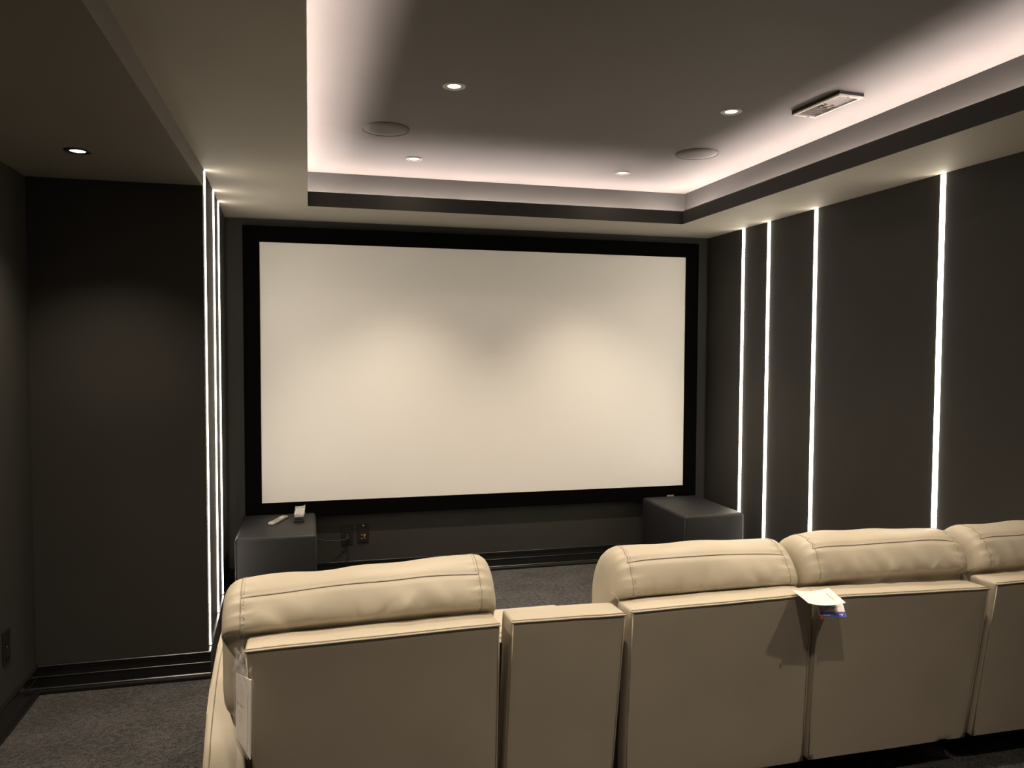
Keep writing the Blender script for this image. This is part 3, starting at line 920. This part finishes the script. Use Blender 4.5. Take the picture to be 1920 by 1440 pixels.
def paper_tag():
    org = Vector((1.60, 2.20, 0.757))
    t = thing('paper_tag', 'white paper tag and blue-banded booklet hanging at the corner between two recliners', 'tag', org)
    # upper card: slightly curled sheet lying over the edge
    c = [Vector((1.545, 2.237, 0.762)), Vector((1.686, 2.236, 0.762)), Vector((1.622, 2.077, 0.768)), Vector((1.488, 2.072, 0.775))]
    c = [Vector(p) for p in ((1.533, 2.222, 0.768), (1.668, 2.218, 0.769), (1.622, 2.072, 0.769), (1.497, 2.085, 0.770))]
    def sheet(cc, curl, th=0.0006, nu=12, nv=8):
        bm = bmesh.new()
        V = []
        for j in range(nv + 1):
            row = []
            for i in range(nu + 1):
                u, v = i / nu, j / nv
                p = (cc[0] * (1 - u) + cc[1] * u) * (1 - v) + (cc[3] * (1 - u) + cc[2] * u) * v
                p = p + Vector((0, 0, curl * ((u - 0.55) ** 2 * 4 - 0.35)))
                row.append(p)
            V.append(row)
        top = [[bm.verts.new(p - org) for p in r] for r in V]
        bot = [[bm.verts.new(p - org - Vector((0, 0, th))) for p in r] for r in V]
        for j in range(nv):
            for i in range(nu):
                bm.faces.new([top[j][i], top[j][i + 1], top[j + 1][i + 1], top[j + 1][i]])
                bm.faces.new([bot[j][i], bot[j + 1][i], bot[j + 1][i + 1], bot[j][i + 1]])
        for i in range(nu):
            bm.faces.new([top[0][i], bot[0][i], bot[0][i + 1], top[0][i + 1]])
            bm.faces.new([top[nv][i], top[nv][i + 1], bot[nv][i + 1], bot[nv][i]])
        for j in range(nv):
            bm.faces.new([top[j][0], top[j + 1][0], bot[j + 1][0], bot[j][0]])
            bm.faces.new([top[j][nu], bot[j][nu], bot[j + 1][nu], top[j + 1][nu]])
        return bm, V
    bm, V = sheet(c, 0.008)
    card = obj('card', bm, 'paper', t, smooth=False)
    # faded red line of print near the right end (a band following the sheet)
    def band(u0, u1, v0, v1, mat, nm, parent, lift=0.0008):
        b2 = bmesh.new()
        rows = []
        for i in range(9):
            v = v0 + (v1 - v0) * i / 8
            r = []
            for u in (u0, u1):
                p = (c[0] * (1 - u) + c[1] * u) * (1 - v) + (c[3] * (1 - u) + c[2] * u) * v + Vector((0, 0, 0.008 * ((u - 0.55) ** 2 * 4 - 0.35) + lift))
                r.append(b2.verts.new(p - org))
            rows.append(r)
        for a, b in zip(rows, rows[1:]):
            b2.faces.new([a[0], a[1], b[1], b[0]])
        return obj(nm, b2, mat, parent)
    for q in range(7):
        band(0.80, 0.815 + 0.012 * (q % 2), 0.26 + q * 0.07, 0.315 + q * 0.07, 'redink', 'print', card)
    band(0.87, 0.875, 0.3, 0.62, 'greyink', 'print', card)
    # booklet hanging below
    p0, p1, p2, p3 = Vector((1.580, 2.165, 0.760)), Vector((1.676, 2.165, 0.755)), Vector((1.649, 2.100, 0.715)), Vector((1.555, 2.100, 0.723))
    ex = (p1 - p0).normalized(); ez = ((p0 - p3)).normalized()
    ny = (p1 - p0).cross(p0 - p3).normalized()
    bm = bmesh.new()
    th = 0.004
    hexa(bm, [(p - org) for p in (p3, p2, p2 + Vector((0, th, 0)), p3 + Vector((0, th, 0)), p0, p1, p1 + Vector((0, th, 0)), p0 + Vector((0, th, 0)))])
    bk = obj('booklet', bm, 'paper', t)
    assert ny.y < 0
    def on(u, v, d=0.0006):          # u right 0..1, v up 0..1 on the booklet face
        return (p3 * (1 - u) + p2 * u) * (1 - v) + (p0 * (1 - u) + p1 * u) * v + ny * d - org
    def patch(pts, mat, nm, d=0.0006):
        b2 = bmesh.new(); b2.faces.new([b2.verts.new(on(u, v, d)) for u, v in pts]); return obj(nm, b2, mat, bk)
    patch([(0, 0), (1, 0), (1, 0.27), (0, 0.27)], 'blueink', 'blue_band')
    patch([(0, 0.27), (0.1, 0.27), (0.9, 0.55), (0, 0.55)], 'greyink', 'grey_wedge', 0.0005)
    for (u0, u1, v) in ((0.08, 0.42, 0.195), (0.45, 0.72, 0.205), (0.10, 0.50, 0.13), (0.12, 0.36, 0.07)):
        patch([(u0, v), (u1, v), (u1, v + 0.022), (u0, v + 0.022)], 'paper', 'print', 0.0009)
    patch([(0.72, 0.15), (0.80, 0.12), (0.83, 0.05), (0.91, 0.22), (0.835, 0.125), (0.80, 0.155)], 'paper', 'check_mark', 0.0009)
    zt = (p0 - p3).normalized()
    R3 = Matrix((ex, ez, ex.cross(ez))).transposed()
    text_obj('UPRI', 0.015, 'violetink', bk, Matrix.Translation(on(0.42, 0.50, 0.001)) @ R3.to_4x4(), 'print')
    obj('corner_clip', box(-0.008, 0.004, 1, 1.001, 0, 0.001), 'orange', bk) if False else None
    q = on(0.01, -0.03)
    bm = bmesh.new(); bx(bm, q.x - 0.004, q.x + 0.005, q.y - 0.001, q.y + 0.003, q.z - 0.006, q.z + 0.006, bevel=0.001)
    obj('fastener', bm, 'orange', bk)
    # string holding the tag on the seat corner
    s = catmull([Vector((1.585, 2.226, 0.764)) - org, Vector((1.600, 2.228, 0.763)) - org, Vector((1.616, 2.24, 0.760)) - org, Vector((1.619, 2.25, 0.70)) - org], 4)
    obj('string', tube(bmesh.new(), s, 0.0009, 5), 'thread', t)
paper_tag()

# ------------------------------------------------------------------ leaflet in a plastic bag on the first recliner
def bag():
    A = Vector((-0.213, 2.360, 0.640)); Bp = Vector((-0.155, 2.180, 0.690))
    org = Vector((-0.185, 2.27, 0.45))
    t = thing('leaflet_bag', 'white leaflet in a crinkled clear plastic bag hanging on the leftmost recliner', 'leaflet', org)
    AL = Vector((-0.213, 2.360, 0.432)); BL = Vector((-0.160, 2.180, 0.446))
    d = (Bp - A); d.z = 0; nrm = d.cross(Vector((0, 0, 1))).normalized()
    if nrm.x > 0: nrm = -nrm       # faces the aisle and the camera
    def pt(u, v): return (AL * (1 - u) + BL * u) * (1 - v) + (A * (1 - u) + Bp * u) * v
    bm = bmesh.new()
    n = nrm * 0.0015
    c = [pt(0.02, 0.0), pt(0.98, 0.0), pt(0.98, 0.90), pt(0.02, 0.90)]
    hexa(bm, [p - org for p in (c[0] + n, c[1] + n, c[1] - n, c[0] - n, c[3] + n, c[2] + n, c[2] - n, c[3] - n)])
    lf = obj('leaflet', bm, 'paper', t)
    def strip(u0, u1, v0, v1, mat):
        b2 = bmesh.new()
        b2.faces.new([b2.verts.new(pt(u, v) + nrm * 0.0022 - org) for u, v in ((u0, v0), (u1, v0), (u1, v1), (u0, v1))])
        obj('print', b2, mat, lf)
    for q in range(6):
        strip(0.16 + 0.075 * q, 0.21 + 0.075 * q, 0.50 + 0.012 * (q % 3), 0.535 - 0.008 * (q % 2), 'redink')
    for q in range(4):
        strip(0.3, 0.55, 0.30 + 0.04 * q, 0.305 + 0.04 * q, 'greyink')
    strip(0.80, 0.815, 0.05, 0.72, 'greyink')
    strip(0.5, 0.815, 0.045, 0.052, 'greyink')
    # bag film, gathered at the top
    for s in (1, -1):
        b2 = bmesh.new()
        rows = []
        nu, nv = 26, 22
        for j in range(nv + 1):
            v = j / nv * 1.22
            r = []
            for i in range(nu + 1):
                u = i / nu
                g = max(0.0, v - 0.72)
                uu = u + (0.30 - u) * min(1.0, g * g * 2.6)
                p = pt(uu, v)
                # sloping top edge: the left corner stands up
                if v > 0.9:
                    p.z += (v - 0.9) * (0.10 * (0.5 - u))
                cr = 0.0
                if v > 0.55:
                    k_ = min(1.0, (v - 0.55) * 2.2)
                    ang = math.atan2(v - 1.12, u - 0.3)
                    cr = k_ * (0.0045 * math.sin(ang * 17 + s) + 0.004 * noise.noise(Vector((u * 9, v * 9, s))))
                p = p + nrm * (s * 0.0075 + cr)
                r.append(b2.verts.new(p - org))
            rows.append(r)
        for a, b in zip(rows, rows[1:]):
            for i in range(nu):
                b2.faces.new([a[i], a[i + 1], b[i + 1], b[i]])
        f = obj('bag_film', b2, 'film', t, smooth=True)
    # tie holding the bag to the side of the seat back
    s = [Vector((-0.176, 2.29, 0.705)) - org, Vector((-0.188, 2.285, 0.70)) - org, pt(0.35, 1.05) - org]
    obj('tie', tube(bmesh.new(), s, 0.0011, 5), 'thread', t)
bag()
